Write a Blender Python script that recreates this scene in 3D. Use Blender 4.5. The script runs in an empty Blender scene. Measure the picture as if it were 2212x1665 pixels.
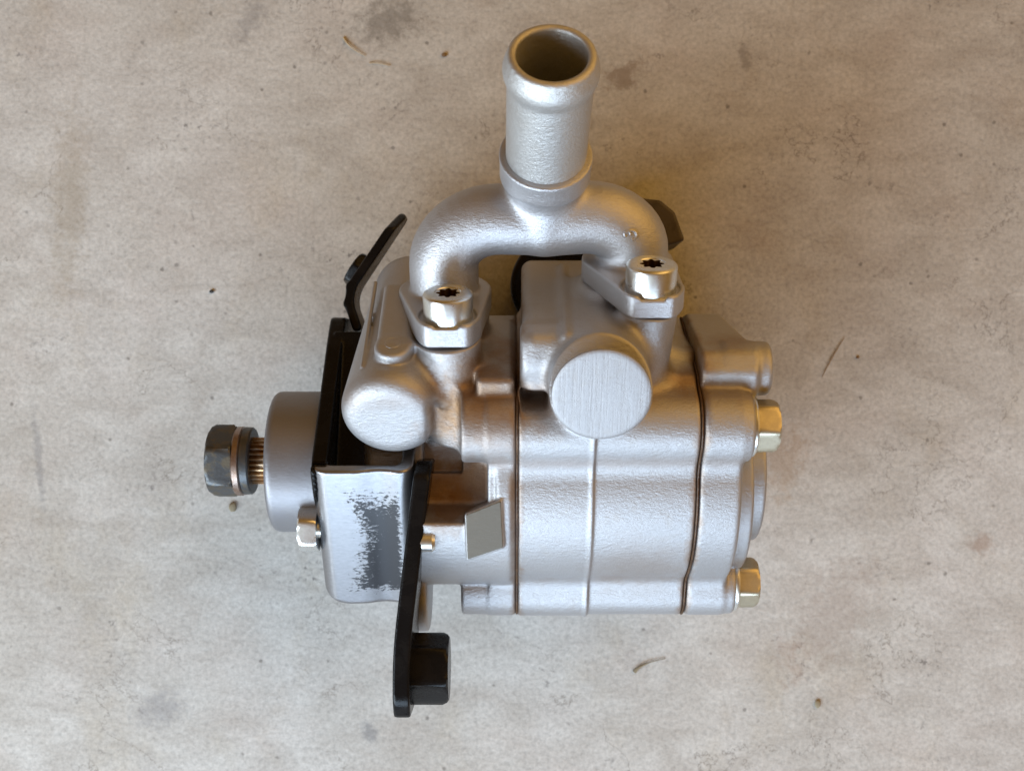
import bpy, bmesh, math, random
import numpy as np
from mathutils import Vector, Matrix

random.seed(3)
scene = bpy.context.scene
S = 0.01                       # everything below is written in centimetres
PUMP_AT = np.array([0.0, -2.0, 0.0])   # foot of the pump on the floor

# ------------------------------------------------------------------ camera
CAM_H = 38.0
FPX = 2600.0                   # focal length in px of a 2212 px wide picture
cd = bpy.data.cameras.new("camera")
cam = bpy.data.objects.new("camera", cd)
scene.collection.objects.link(cam)
cam.location = (0, 0, CAM_H * S)
cam.rotation_euler = (0, 0, 0)
cd.sensor_width = 36
cd.lens = FPX / 2212.0 * 36
cd.clip_start = 0.01
cd.clip_end = 50
cd.dof.use_dof = True
cd.dof.focus_distance = 0.305
cd.dof.aperture_fstop = 20
scene.camera = cam

# ------------------------------------------------------------------ world, lamps, exposure
w = bpy.data.worlds.new("World")
scene.world = w
w.use_nodes = True
bg = w.node_tree.nodes["Background"]
bg.inputs[0].default_value = (0.85, 0.40, 0.07, 1)
bg.inputs[1].default_value = 0.20

def area(name, loc, target, sx, sy, power, color):
    ld = bpy.data.lights.new(name, 'AREA')
    ld.shape = 'RECTANGLE'; ld.size = sx; ld.size_y = sy
    ld.energy = power; ld.color = color
    o = bpy.data.objects.new(name, ld)
    scene.collection.objects.link(o)
    o.location = loc
    o.rotation_euler = (Vector(target) - Vector(loc)).to_track_quat('-Z', 'Y').to_euler()
    return o
area("doorway_daylight", (-0.60, -0.52, 0.46), (0, -0.04, 0.04), 0.70, 0.50, 9.2, (0.74, 0.88, 1.0))
area("doorway_sky", (0.0, -0.55, 0.36), (0, -0.06, 0.04), 0.55, 0.26, 2.9, (0.60, 0.79, 1.0))
area("warm_wall_bounce", (1.30, 1.0, 1.15), (0.08, 0.05, 0.0), 2.6, 2.2, 21.0, (1.0, 0.56, 0.16))

scene.view_settings.view_transform = 'Standard'
scene.view_settings.look = 'None'
scene.view_settings.exposure = 0.30
scene.view_settings.gamma = 1.0
scene.render.engine = 'CYCLES'
scene.cycles.use_denoising = True

# ------------------------------------------------------------------ node helpers
def new_mat(name):
    m = bpy.data.materials.new(name)
    m.use_nodes = True
    nt = m.node_tree
    b = nt.nodes["Principled BSDF"]
    return m, nt, b
def node(nt, t, **kw):
    n = nt.nodes.new(t)
    for k, v in kw.items(): setattr(n, k, v)
    return n
def link(nt, a, b): nt.links.new(a, b)
def coords(nt, scale=100.0, rot=(0, 0, 0), sc=(1, 1, 1)):
    tc = node(nt, 'ShaderNodeTexCoord')
    mp = node(nt, 'ShaderNodeMapping')
    mp.inputs['Scale'].default_value = tuple(scale * q for q in sc)
    mp.inputs['Rotation'].default_value = rot
    link(nt, tc.outputs['Object'], mp.inputs['Vector'])
    return mp.outputs['Vector']
def noise(nt, vec, scale, detail=4, rough=0.55, dist=0.0):
    n = node(nt, 'ShaderNodeTexNoise')
    n.inputs['Scale'].default_value = scale
    n.inputs['Detail'].default_value = detail
    n.inputs['Roughness'].default_value = rough
    n.inputs['Distortion'].default_value = dist
    link(nt, vec, n.inputs['Vector'])
    return n.outputs['Fac']
def ramp(nt, fac, stops):
    r = node(nt, 'ShaderNodeValToRGB')
    el = r.color_ramp.elements
    while len(el) > 1: el.remove(el[-1])
    el[0].position = stops[0][0]; el[0].color = tuple(stops[0][1]) + (1,) if len(stops[0][1]) == 3 else stops[0][1]
    for p, c in stops[1:]:
        e = el.new(p); e.color = tuple(c) + (1,)
    link(nt, fac, r.inputs['Fac'])
    return r.outputs['Color']
def g(v): return (v, v, v)
def mathn(nt, op, a, b=None, clamp=False):
    n = node(nt, 'ShaderNodeMath', operation=op); n.use_clamp = clamp
    for i, q in enumerate((a, b)):
        if q is None: continue
        if isinstance(q, (int, float)): n.inputs[i].default_value = q
        else: link(nt, q, n.inputs[i])
    return n.outputs[0]
def mix(nt, fac, a, b, bt='MIX'):
    n = node(nt, 'ShaderNodeMix', data_type='RGBA', blend_type=bt)
    for k, q in ((0, fac), (6, a), (7, b)):
        if isinstance(q, (int, float)): n.inputs[k].default_value = q
        elif isinstance(q, tuple): n.inputs[k].default_value = q + (1,)
        else: link(nt, q, n.inputs[k])
    return n.outputs[2]
def bump(nt, h, strength, dist_cm, prev=None):
    b = node(nt, 'ShaderNodeBump')
    b.inputs['Strength'].default_value = strength
    b.inputs['Distance'].default_value = dist_cm * S
    link(nt, h, b.inputs['Height'])
    if prev is not None: link(nt, prev, b.inputs['Normal'])
    return b.outputs['Normal']

# ------------------------------------------------------------------ materials
def silver(name, base=(0.42, 0.42, 0.43), rough=0.47, grain=2.0, grime=0.5, brushed=None, metal=0.74, oil_shade=()):
    m, nt, b = new_mat(name)
    v = coords(nt)
    vs = coords(nt, 100, (0, 0, math.radians(-38)), (1.0, 2.6, 1.6))
    n1 = noise(nt, v, 0.9, 4)
    n2 = noise(nt, v, 9.0, 5, 0.65)
    n3 = noise(nt, vs, 5.0, 5, 0.75)
    dirt = ramp(nt, noise(nt, v, 1.7, 7, 0.68, 0.6), [(0.52, g(0)), (0.72, g(1))])
    col = mix(nt, n1, tuple(c * 0.93 for c in base), tuple(min(1, c * 1.05) for c in base))
    col = mix(nt, mathn(nt, 'MULTIPLY', dirt, 0.35 * grime), col, (0.36, 0.29, 0.21))
    for (gx, gy, gz, gr, gs) in oil_shade:
        vd = node(nt, 'ShaderNodeVectorMath', operation='DISTANCE')
        link(nt, v, vd.inputs[0]); vd.inputs[1].default_value = (gx, gy - PUMP_AT[1], gz)
        dd = mathn(nt, 'ADD', mathn(nt, 'DIVIDE', vd.outputs['Value'], gr), mathn(nt, 'MULTIPLY', mathn(nt, 'SUBTRACT', noise(nt, v, 1.6, 7, 0.7), 0.5), 1.3))
        ff = ramp(nt, dd, [(0.35, g(1)), (1.05, g(0))])
        oil_shade_col = mix(nt, noise(nt, v, 3.0, 5, 0.7), (0.15, 0.072, 0.028), (0.36, 0.22, 0.11))
        col = mix(nt, mathn(nt, 'MULTIPLY', ff, gs), col, oil_shade_col)
    if oil_shade:   # reflection bands painted on the lugs, and oily wicking along the two joints
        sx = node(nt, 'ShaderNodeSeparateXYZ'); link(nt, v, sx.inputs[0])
        for (by, bz, br_, bs_) in ((-4.92, 5.25, 0.42, 0.50), (-0.2, 7.9, 0.5, 0.42), (-1.95, 7.75, 0.30, 0.30)):  # brown bands along the lug flanks paint in a dark reflection
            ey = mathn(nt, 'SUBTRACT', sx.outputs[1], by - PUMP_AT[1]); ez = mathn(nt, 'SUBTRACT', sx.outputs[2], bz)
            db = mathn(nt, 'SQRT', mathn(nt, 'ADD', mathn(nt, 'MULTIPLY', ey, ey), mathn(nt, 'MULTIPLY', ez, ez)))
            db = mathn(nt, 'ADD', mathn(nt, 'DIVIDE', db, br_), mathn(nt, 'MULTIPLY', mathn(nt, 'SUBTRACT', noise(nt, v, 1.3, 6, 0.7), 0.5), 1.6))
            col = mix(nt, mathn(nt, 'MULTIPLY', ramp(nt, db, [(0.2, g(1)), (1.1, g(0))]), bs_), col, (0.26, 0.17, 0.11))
        for gx in (0.13, 4.72):
            dj = mathn(nt, 'ADD', mathn(nt, 'DIVIDE', mathn(nt, 'ABSOLUTE', mathn(nt, 'SUBTRACT', sx.outputs[0], gx)), 0.30), mathn(nt, 'MULTIPLY', mathn(nt, 'SUBTRACT', noise(nt, v, 1.1, 6, 0.7), 0.42), 2.6))
            col = mix(nt, mathn(nt, 'MULTIPLY', ramp(nt, dj, [(0.2, g(1)), (0.9, g(0))]), 0.6), col, (0.27, 0.16, 0.08))
    spk = ramp(nt, n2, [(0.70, g(0)), (0.76, g(1))])
    col = mix(nt, mathn(nt, 'MULTIPLY', spk, 0.35 * grime), col, (0.22, 0.17, 0.13))
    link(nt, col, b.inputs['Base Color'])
    b.inputs['Metallic'].default_value = metal
    r = mathn(nt, 'ADD', mathn(nt, 'MULTIPLY', n2, 0.18), rough - 0.09)
    link(nt, r, b.inputs['Roughness'])
    nb = bump(nt, n3, 0.34 * grain, 0.026)
    nb = bump(nt, noise(nt, v, 15, 3, 0.7), 0.26 * grain, 0.014, nb)
    if brushed:
        vb = coords(nt, 100, brushed, (5.0, 0.16, 0.16))
        nb = bump(nt, ramp(nt, noise(nt, vb, 1.6, 7, 0.75, 0.2), [(0.38, g(0)), (0.5, g(0.7)), (0.62, g(1))]), 0.30, 0.02, nb)
    link(nt, nb, b.inputs['Normal'])
    return m
# oily brown grime, and recess shade painted into the colour: (x, y, z, radius, strength) in cm
M_cast = silver("silver_painted_casting", oil_shade=[(-1.9, -2.5, 6.3, 1.15, 0.85), (-1.0, -2.6, 6.3, 1.0, 0.8), (-1.7, -0.6, 6.9, 1.25, 0.85), (-0.9, 0.0, 7.4, 1.4, 0.7), (-0.2, 1.3, 6.6, 1.1, 0.6),
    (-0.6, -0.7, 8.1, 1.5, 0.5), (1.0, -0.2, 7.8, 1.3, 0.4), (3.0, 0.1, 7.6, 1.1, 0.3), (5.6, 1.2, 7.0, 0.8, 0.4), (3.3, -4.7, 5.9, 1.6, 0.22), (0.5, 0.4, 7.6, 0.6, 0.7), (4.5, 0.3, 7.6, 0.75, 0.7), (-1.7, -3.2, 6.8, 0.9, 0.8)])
M_manifold = silver("silver_painted_manifold", base=(0.46, 0.46, 0.475), rough=0.41, grain=2.0, grime=0.15)
M_tube = silver("silver_painted_tube", base=(0.52, 0.52, 0.51), rough=0.42, grain=2.4, grime=0.5)
M_nose = silver("silver_painted_nose", base=(0.24, 0.24, 0.255), rough=0.46, grain=0.6, grime=0.25)
M_face = silver("brushed_silver_face", base=(0.38, 0.38, 0.39), rough=0.56, grain=0.8, grime=0.35, brushed=(0, 0, 0), metal=0.75)
M_grey = silver("dull_shaded_casting", base=(0.155, 0.15, 0.13), rough=0.7, grain=0.8, grime=0.2, metal=0.2)  # darker copy of the casting paint, carries the pad's flat shading

def metal(name, base, rough, metallic=1.0, blotch=None, blotch_amt=0.5, gr=0.3, bs=2.5, spec=0.5):
    m, nt, b = new_mat(name)
    v = coords(nt)
    n = noise(nt, v, bs, 5, 0.65, 0.4)
    col = mix(nt, noise(nt, v, 12, 4), tuple(c * 0.85 for c in base), tuple(min(1, c * 1.12) for c in base))
    if blotch:
        f = ramp(nt, n, [(0.48, g(0)), (0.60, g(1))])
        col = mix(nt, mathn(nt, 'MULTIPLY', f, blotch_amt), col, blotch)
    link(nt, col, b.inputs['Base Color'])
    b.inputs['Metallic'].default_value = metallic
    link(nt, mathn(nt, 'ADD', mathn(nt, 'MULTIPLY', n, 0.25), rough - 0.12), b.inputs['Roughness'])
    link(nt, bump(nt, noise(nt, v, 14, 4, 0.6), gr, 0.012), b.inputs['Normal'])
    b.inputs['Specular IOR Level'].default_value = spec
    return m
M_zinc = metal("bright_zinc", (0.82, 0.85, 0.85), 0.30, 1.0, (0.62, 0.62, 0.50), 0.35, 0.15)
M_yzinc = metal("yellow_zinc", (0.58, 0.54, 0.42), 0.42, 1.0, (0.50, 0.46, 0.36), 0.5, 0.15)
M_steel = metal("dull_steel", (0.085, 0.09, 0.095), 0.42, 0.8, (0.17, 0.125, 0.06), 0.45, 0.3)
M_copper = metal("coppery_washer_steel", (0.34, 0.27, 0.235), 0.40, 1.0, (0.22, 0.13, 0.08), 0.6, 0.3)
M_rust = metal("rusty_spline_steel", (0.46, 0.28, 0.14), 0.42, 0.9, (0.62, 0.56, 0.47), 0.7, 0.4, 1.6)
M_recess = metal("dark_rusty_recess", (0.12, 0.07, 0.04), 0.5, 0.8)
M_black = metal("black_painted_steel", (0.004, 0.004, 0.0045), 0.28, 0.0, (0.012, 0.01, 0.009), 0.5, 0.35, 1.2, 0.2)
M_blackw = metal("worn_black_steel", (0.005, 0.005, 0.0055), 0.26, 0.0, (0.009, 0.008, 0.0075), 0.5, 0.4, 1.5, 0.18)
M_gasket = metal("oily_brown_gasket", (0.07, 0.035, 0.016), 0.45, 0.1, (0.17, 0.09, 0.04), 0.5, 0.3)
M_orange = metal("orange_rust_spot", (0.45, 0.13, 0.02), 0.8, 0.0)

def scuffed():
    m, nt, b = new_mat("scuffed_black_over_steel")
    tc = node(nt, 'ShaderNodeTexCoord')
    sep = node(nt, 'ShaderNodeSeparateXYZ')
    link(nt, tc.outputs['Object'], sep.inputs[0])
    v = coords(nt)
    vb = coords(nt, 100, (0, 0, 0), (1.3, 2.7, 2.7))
    X = mathn(nt, 'MULTIPLY', sep.outputs[0], 100)
    Y = mathn(nt, 'MULTIPLY', sep.outputs[1], 100)
    # black paint left standing in the hollow of the web: a patch with ragged edges
    nz = mathn(nt, 'MULTIPLY', mathn(nt, 'SUBTRACT', noise(nt, vb, 4.6, 8, 0.78), 0.5), 5.5)
    left = mathn(nt, 'MULTIPLY', mathn(nt, 'ADD', mathn(nt, 'SUBTRACT', X, -4.0), mathn(nt, 'MULTIPLY', mathn(nt, 'ABSOLUTE', mathn(nt, 'SUBTRACT', Y, SC_Y)), 0.28)), 2.0)
    right = mathn(nt, 'MULTIPLY', mathn(nt, 'SUBTRACT', -2.93, X), 7.0)
    top = mathn(nt, 'MULTIPLY', mathn(nt, 'SUBTRACT', SC_Y + 1.25, Y), 1.6)
    low = mathn(nt, 'MULTIPLY', mathn(nt, 'SUBTRACT', Y, SC_Y - 1.62), 4.0)
    inside = mathn(nt, 'MINIMUM', mathn(nt, 'MINIMUM', left, right), mathn(nt, 'MINIMUM', top, low))
    inside = mathn(nt, 'MAXIMUM', mathn(nt, 'MINIMUM', inside, 1.2), -1.9)
    f = mathn(nt, 'ADD', inside, nz)
    mask = ramp(nt, f, [(0.34, g(0)), (0.44, g(1))])
    # bare metal only on the front of the web
    bare = mix(nt, noise(nt, vb, 5, 5), (0.22, 0.22, 0.23), (0.33, 0.33, 0.34))
    col = mix(nt, mask, bare, (0.022, 0.023, 0.028))
    link(nt, col, b.inputs['Base Color'])
    link(nt, mathn(nt, 'SUBTRACT', 0.9, mathn(nt, 'MULTIPLY', mask, 0.8)), b.inputs['Metallic'])
    link(nt, mathn(nt, 'ADD', 0.27, mathn(nt, 'MULTIPLY', noise(nt, vb, 8, 4), 0.12)), b.inputs['Roughness'])
    link(nt, bump(nt, mathn(nt, 'ADD', mask, mathn(nt, 'MULTIPLY', noise(nt, vb, 7, 4), 0.5)), 0.3, 0.012), b.inputs['Normal'])
    return m

# ------------------------------------------------------------------ object helpers
def tag(o, label=None, cat=None, group=None, kind=None):
    if label: o["label"] = label
    if cat: o["category"] = cat
    if group: o["group"] = group
    if kind: o["kind"] = kind
    return o
def link_obj(name, me, parent=None, mats=()):
    o = bpy.data.objects.new(name, me)
    scene.collection.objects.link(o)
    for m in mats: me.materials.append(m)
    if parent is not None: o.parent = parent
    return o

def surface_nets(f, lo, hi, h):
    lo = np.array(lo, float); hi = np.array(hi, float)
    n = np.ceil((hi - lo) / h).astype(int) + 1
    ax = [(lo[i] + h * np.arange(n[i])).astype(np.float32) for i in range(3)]
    X = ax[0][:, None, None]; Y = ax[1][None, :, None]; Z = ax[2][None, None, :]
    F = np.broadcast_to(f(X, Y, Z), tuple(n)).astype(np.float32)
    F = F.copy()
    F[0] = np.maximum(F[0], h); F[-1] = np.maximum(F[-1], h)
    F[:, 0] = np.maximum(F[:, 0], h); F[:, -1] = np.maximum(F[:, -1], h)
    F[:, :, 0] = np.maximum(F[:, :, 0], h); F[:, :, -1] = np.maximum(F[:, :, -1], h)
    ins = F < 0
    nc = n - 1
    cnt = np.zeros(tuple(nc), np.int8)
    for a in (0, 1):
        for b in (0, 1):
            for c in (0, 1):
                cnt += ins[a:a + nc[0], b:b + nc[1], c:c + nc[2]]
    act = (cnt > 0) & (cnt < 8)
    ci = np.argwhere(act)
    idx = -np.ones(tuple(nc), np.int64); idx[act] = np.arange(len(ci))
    acc = np.zeros((len(ci), 3)); num = np.zeros(len(ci))
    corners = [(a, b, c) for a in (0, 1) for b in (0, 1) for c in (0, 1)]
    for p in corners:
        for axn in range(3):
            if p[axn]: continue
            q = list(p); q[axn] = 1
            fa = F[ci[:, 0] + p[0], ci[:, 1] + p[1], ci[:, 2] + p[2]]
            fb = F[ci[:, 0] + q[0], ci[:, 1] + q[1], ci[:, 2] + q[2]]
            m = (fa < 0) != (fb < 0)
            t = np.where(m, fa / np.where(m, fa - fb, 1), 0)
            pos = np.array(p, float)[None, :].repeat(len(ci), 0)
            pos[:, axn] += t
            acc[m] += pos[m]; num[m] += 1
    V = lo + (ci + acc / num[:, None]) * h
    V0 = V.copy()
    def ev(P): return np.asarray(f(P[:, 0], P[:, 1], P[:, 2]), float).reshape(-1)
    e = 0.012
    for it in range(3):
        d = ev(V)
        G = np.stack([(ev(V + np.eye(3)[k] * e) - ev(V - np.eye(3)[k] * e)) / (2 * e) for k in range(3)], 1)
        L = np.maximum((G ** 2).sum(1), 0.15)
        st = -(d / L)[:, None] * G
        ln = np.linalg.norm(st, axis=1, keepdims=True)
        st *= np.minimum(1, 0.5 * h / np.maximum(ln, 1e-9))
        V = V + st
        off = V - V0
        V = V0 + np.clip(off, -0.9 * h, 0.9 * h)
    quads = []
    for axn in range(3):
        o1, o2 = (axn + 1) % 3, (axn + 2) % 3
        sl0 = [slice(0, n[k]) for k in range(3)]
        sa = [slice(1, nc[k]) for k in range(3)]; sb = list(sa)
        sa[axn] = slice(0, n[axn] - 1); sb[axn] = slice(1, n[axn])
        a = ins[tuple(sa)]; b = ins[tuple(sb)]
        for flip in (0, 1):
            m = (a & ~b) if not flip else (~a & b)
            c = np.argwhere(m)
            off = np.array([1, 1, 1]); off[axn] = 0
            c = c + off
            d1 = np.zeros(3, int); d1[o1] = 1
            d2 = np.zeros(3, int); d2[o2] = 1
            q = [c - d1 - d2, c - d2, c, c - d1]
            ii = np.stack([idx[k[:, 0], k[:, 1], k[:, 2]] for k in q], 1)
            if flip: ii = ii[:, ::-1]
            quads.append(ii)
    Q = np.concatenate(quads)
    Q = Q[(Q >= 0).all(1)]
    # drop loose verts
    used = np.zeros(len(V), bool); used[Q.ravel()] = True
    remap = np.cumsum(used) - 1
    return V[used], remap[Q]

def mesh_from(name, V, Q, smooth=True):
    me = bpy.data.meshes.new(name)
    me.vertices.add(len(V)); me.vertices.foreach_set('co', np.asarray(V, np.float32).ravel())
    k = Q.shape[1]
    me.loops.add(Q.size); me.loops.foreach_set('vertex_index', Q.astype(np.int32).ravel())
    me.polygons.add(len(Q))
    me.polygons.foreach_set('loop_start', np.arange(0, Q.size, k, dtype=np.int32))
    me.polygons.foreach_set('loop_total', np.full(len(Q), k, np.int32))
    me.polygons.foreach_set('use_smooth', np.full(len(Q), smooth))
    me.update(calc_edges=True)
    me.validate()
    return me

def sdf_obj(name, f, lo, hi, h, mat, parent, org=None):
    V, Q = surface_nets(f, lo, hi, h)
    org = PUMP_AT if org is None else np.array(org)
    me = mesh_from(name, (V - org) * S, Q)
    return link_obj(name, me, parent, (mat,))

def bm_obj(name, bm, mat, parent=None, org=None, sharp=35):
    """bm is in cm, world; moved to org"""
    org = PUMP_AT if org is None else np.array(org)
    for v in bm.verts: v.co = (v.co - Vector(org)) * S
    bmesh.ops.recalc_face_normals(bm, faces=bm.faces)
    for fc in bm.faces: fc.smooth = True
    for e in bm.edges:
        if len(e.link_faces) == 2 and e.calc_face_angle(0) > math.radians(sharp): e.smooth = False
    me = bpy.data.meshes.new(name); bm.to_mesh(me); bm.free()
    return link_obj(name, me, parent, (mat,))

# ------------------------------------------------------------------ sdf primitives (cm)
mx, mn, ab, sq = np.maximum, np.minimum, np.abs, np.sqrt
def smin(a, b, k):
    hh = mx(k - ab(a - b), 0) / k
    return mn(a, b) - hh * hh * k * 0.25
def smax(a, b, k): return -smin(-a, -b, k)
def U_(*fs, k=0.0):
    r = fs[0]
    for q in fs[1:]: r = smin(r, q, k) if k > 0 else mn(r, q)
    return r
AY, AZ = -2.11, 4.2
ALPHA = math.radians(63)
UY, UZ = math.sin(ALPHA), math.cos(ALPHA)
VY, VZ = -UZ, UY
def uv(Y, Z):
    dy, dz = Y - AY, Z - AZ
    return dy * UY + dz * UZ, dy * VY + dz * VZ
def from_uv(u, v): return (AY + u * UY + v * VY, AZ + u * UZ + v * VZ)
def circ(Y, Z, cy, cz, r): return sq((Y - cy) ** 2 + (Z - cz) ** 2) - r
def slab(X, a, b): return mx(a - X, X - b)
def cylx(X, Y, Z, x0, x1, cy, cz, r, k=0.08): return smax(circ(Y, Z, cy, cz, r), slab(X, x0, x1), k)
def seg(X, Y, Z, a, b, ra, rb=None):
    """rounded cone-ish capsule between a and b"""
    a = np.array(a, float); b = np.array(b, float); d = b - a; L2 = (d ** 2).sum()
    px, py, pz = X - a[0], Y - a[1], Z - a[2]
    t = np.clip((px * d[0] + py * d[1] + pz * d[2]) / L2, 0, 1)
    r = ra if rb is None else ra + (rb - ra) * t
    return sq((px - d[0] * t) ** 2 + (py - d[1] * t) ** 2 + (pz - d[2] * t) ** 2) - r
def cyl(X, Y, Z, a, b, ra, rb=None, k=0.08, ka=None):
    """flat ended cylinder/cone from a to b, edge rounding k"""
    a = np.array(a, float); b = np.array(b, float); d = b - a; L = math.sqrt((d ** 2).sum()); d = d / L
    px, py, pz = X - a[0], Y - a[1], Z - a[2]
    t = px * d[0] + py * d[1] + pz * d[2]
    rad = sq(mx(px * px + py * py + pz * pz - t * t, 0))
    r = ra if rb is None else ra + (rb - ra) * np.clip(t / L, 0, 1)
    s = rad - r
    s = smax(s, t - L, k)
    return smax(s, -t, k if ka is None else ka)
def boxf(X, Y, Z, c, A, half, r=0.05):
    """oriented box; A rows are axes"""
    px, py, pz = X - c[0], Y - c[1], Z - c[2]
    q = [ab(px * A[i][0] + py * A[i][1] + pz * A[i][2]) - half[i] + r for i in range(3)]
    out = sq(mx(q[0], 0) ** 2 + mx(q[1], 0) ** 2 + mx(q[2], 0) ** 2)
    return out + mn(mx(mx(q[0], q[1]), q[2]), 0) - r
def poly2(P, Q, pts):
    """convex polygon, points counter-clockwise in (P,Q)"""
    r = None
    n = len(pts)
    for i in range(n):
        (x0, y0), (x1, y1) = pts[i], pts[(i + 1) % n]
        dx, dy = x1 - x0, y1 - y0; L = math.hypot(dx, dy)
        d = (P - x0) * dy / L - (Q - y0) * dx / L
        r = d if r is None else smax(r, d, 0.12)
    return r
def poly2s(P, Q, pts, k):
    r = None
    for (x0, y0), (x1, y1) in zip(pts, pts[1:] + pts[:1]):
        dx, dy = x1 - x0, y1 - y0; L = math.hypot(dx, dy)
        d = (P - x0) * dy / L - (Q - y0) * dx / L
        r = d if r is None else smax(r, d, k)
    return r
def stadium2(P, Q, a, ra, b, rb):
    """hull of two circles, approx."""
    a = np.array(a, float); b = np.array(b, float); d = b - a; L2 = (d ** 2).sum()
    t = np.clip(((P - a[0]) * d[0] + (Q - a[1]) * d[1]) / L2, 0, 1)
    return sq((P - a[0] - d[0] * t) ** 2 + (Q - a[1] - d[1] * t) ** 2) - (ra + (rb - ra) * t)
I3 = ((1, 0, 0), (0, 1, 0), (0, 0, 1))
IUV = ((1, 0, 0), (0, UY, UZ), (0, VY, VZ))
def ipx(px, py, z):
    k = (CAM_H - z) / FPX
    return ((px - 1106) * k, (832.5 - py) * k, z)

# ------------------------------------------------------------------ the ground
def floor_material():
    m, nt, b = new_mat("old_concrete")
    tc = node(nt, 'ShaderNodeTexCoord')
    v = coords(nt, 100)
    va = coords(nt, 100, (0, 0, math.radians(25)), (1.0, 1.9, 1))
    big = noise(nt, v, 0.09, 5, 0.6)
    mid = noise(nt, va, 0.55, 6, 0.6, 0.5)
    fine = noise(nt, v, 6.5, 6, 0.75)
    grain = noise(nt, v, 8.5, 5, 0.85)
    col = ramp(nt, big, [(0.34, (0.385, 0.37, 0.34)), (0.5, (0.460, 0.452, 0.428)), (0.66, (0.50, 0.495, 0.48))])
    col = mix(nt, ramp(nt, mid, [(0.35, g(0)), (0.68, g(1))]), mix(nt, 0.34, col, (0.27, 0.235, 0.20)), mix(nt, 0.22, col, (0.58, 0.58, 0.56)))
    pk = ramp(nt, noise(nt, v, 0.30, 5, 0.6), [(0.50, g(0)), (0.68, g(1))])
    col = mix(nt, mathn(nt, 'MULTIPLY', pk, 0.12), col, (0.44, 0.34, 0.29))
    yl = ramp(nt, noise(nt, coords(nt, 100, (0, 0, 0.4), (0.8, 0.5, 1)), 0.35, 6, 0.65), [(0.54, g(0)), (0.70, g(1))])
    col = mix(nt, mathn(nt, 'MULTIPLY', yl, 0.24), col, (0.36, 0.29, 0.18))
    col = mix(nt, 0.46, col, mix(nt, 1.0, col, ramp(nt, fine, [(0.30, g(0.45)), (0.5, g(1.0)), (0.70, g(1.35))]), 'MULTIPLY'))
    col = mix(nt, 0.34, col, mix(nt, 1.0, col, ramp(nt, grain, [(0.34, g(0.55)), (0.5, g(1.0)), (0.66, g(1.35))]), 'MULTIPLY'))
    # small dark pits, gathered in places
    vor = node(nt, 'ShaderNodeTexVoronoi'); vor.inputs['Scale'].default_value = 1.9; vor.inputs['Randomness'].default_value = 1.0
    link(nt, v, vor.inputs['Vector'])
    wob = mathn(nt, 'ADD', vor.outputs['Distance'], mathn(nt, 'MULTIPLY', mathn(nt, 'SUBTRACT', fine, 0.5), 0.22))
    sepc = node(nt, 'ShaderNodeSeparateColor'); link(nt, vor.outputs['Color'], sepc.inputs[0])
    keep = ramp(nt, sepc.outputs[0], [(0.62, g(0)), (0.92, g(1))])
    pit = mathn(nt, 'MULTIPLY', ramp(nt, wob, [(0.07, g(1)), (0.15, g(0))]), keep)
    col = mix(nt, mathn(nt, 'MULTIPLY', pit, 0.62), col, (0.11, 0.10, 0.09))
    clus = ramp(nt, noise(nt, v, 0.42, 3, 0.5), [(0.56, g(0)), (0.70, g(1))])
    pits2 = ramp(nt, noise(nt, v, 4.2, 5, 0.7), [(0.56, g(0)), (0.64, g(1))])
    col = mix(nt, mathn(nt, 'MULTIPLY', mathn(nt, 'MULTIPLY', clus, pits2), 0.8), col, (0.14, 0.13, 0.125))
    # hairline cracks: the zero line of a slow noise, broken up
    hc = noise(nt, v, 0.16, 7, 0.62, 0.3)
    line = ramp(nt, mathn(nt, 'ABSOLUTE', mathn(nt, 'SUBTRACT', hc, 0.47)), [(0.0, g(1)), (0.0030, g(0))])
    gate = ramp(nt, noise(nt, v, 0.22, 2), [(0.50, g(0)), (0.58, g(1))])
    crack = mathn(nt, 'MULTIPLY', line, gate)
    col = mix(nt, mathn(nt, 'MULTIPLY', crack, 0.6), col, (0.14, 0.12, 0.10))
    # single stains where the photograph shows them: (px, py, rx cm, ry cm, colour, strength, rotation)
    stains = [(840, 45, 1.25, 0.80, (0.17, 0.155, 0.135), 0.65, 0.3), (1345, 165, 0.75, 0.5, (0.20, 0.15, 0.11), 0.65, 0.5),
              (1610, 130, 0.22, 0.5, (0.16, 0.14, 0.12), 0.5, 0.2), (1800, 1330, 1.3, 2.6, (0.27, 0.20, 0.16), 0.30, -0.5),
              (798, 1580, 0.28, 0.45, (0.14, 0.14, 0.15), 0.55, 0.2), (345, 1530, 1.0, 0.7, (0.24, 0.24, 0.25), 0.45, 0.4),
              (83, 990, 0.16, 1.7, (0.17, 0.17, 0.18), 0.42, 0.1), (150, 430, 0.7, 3.6, (0.26, 0.21, 0.14), 0.34, -0.05),
              (1690, 1000, 0.9, 1.5, (0.30, 0.19, 0.10), 0.40, -0.3), (2120, 1175, 0.5, 0.4, (0.28, 0.19, 0.14), 0.5, 0.0),
              (540, 40, 0.45, 1.2, (0.17, 0.16, 0.16), 0.40, -0.5), (1700, 1420, 0.5, 1.0, (0.30, 0.22, 0.17), 0.3, 0.2)]
    sepp = node(nt, 'ShaderNodeSeparateXYZ'); link(nt, v, sepp.inputs[0])
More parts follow.
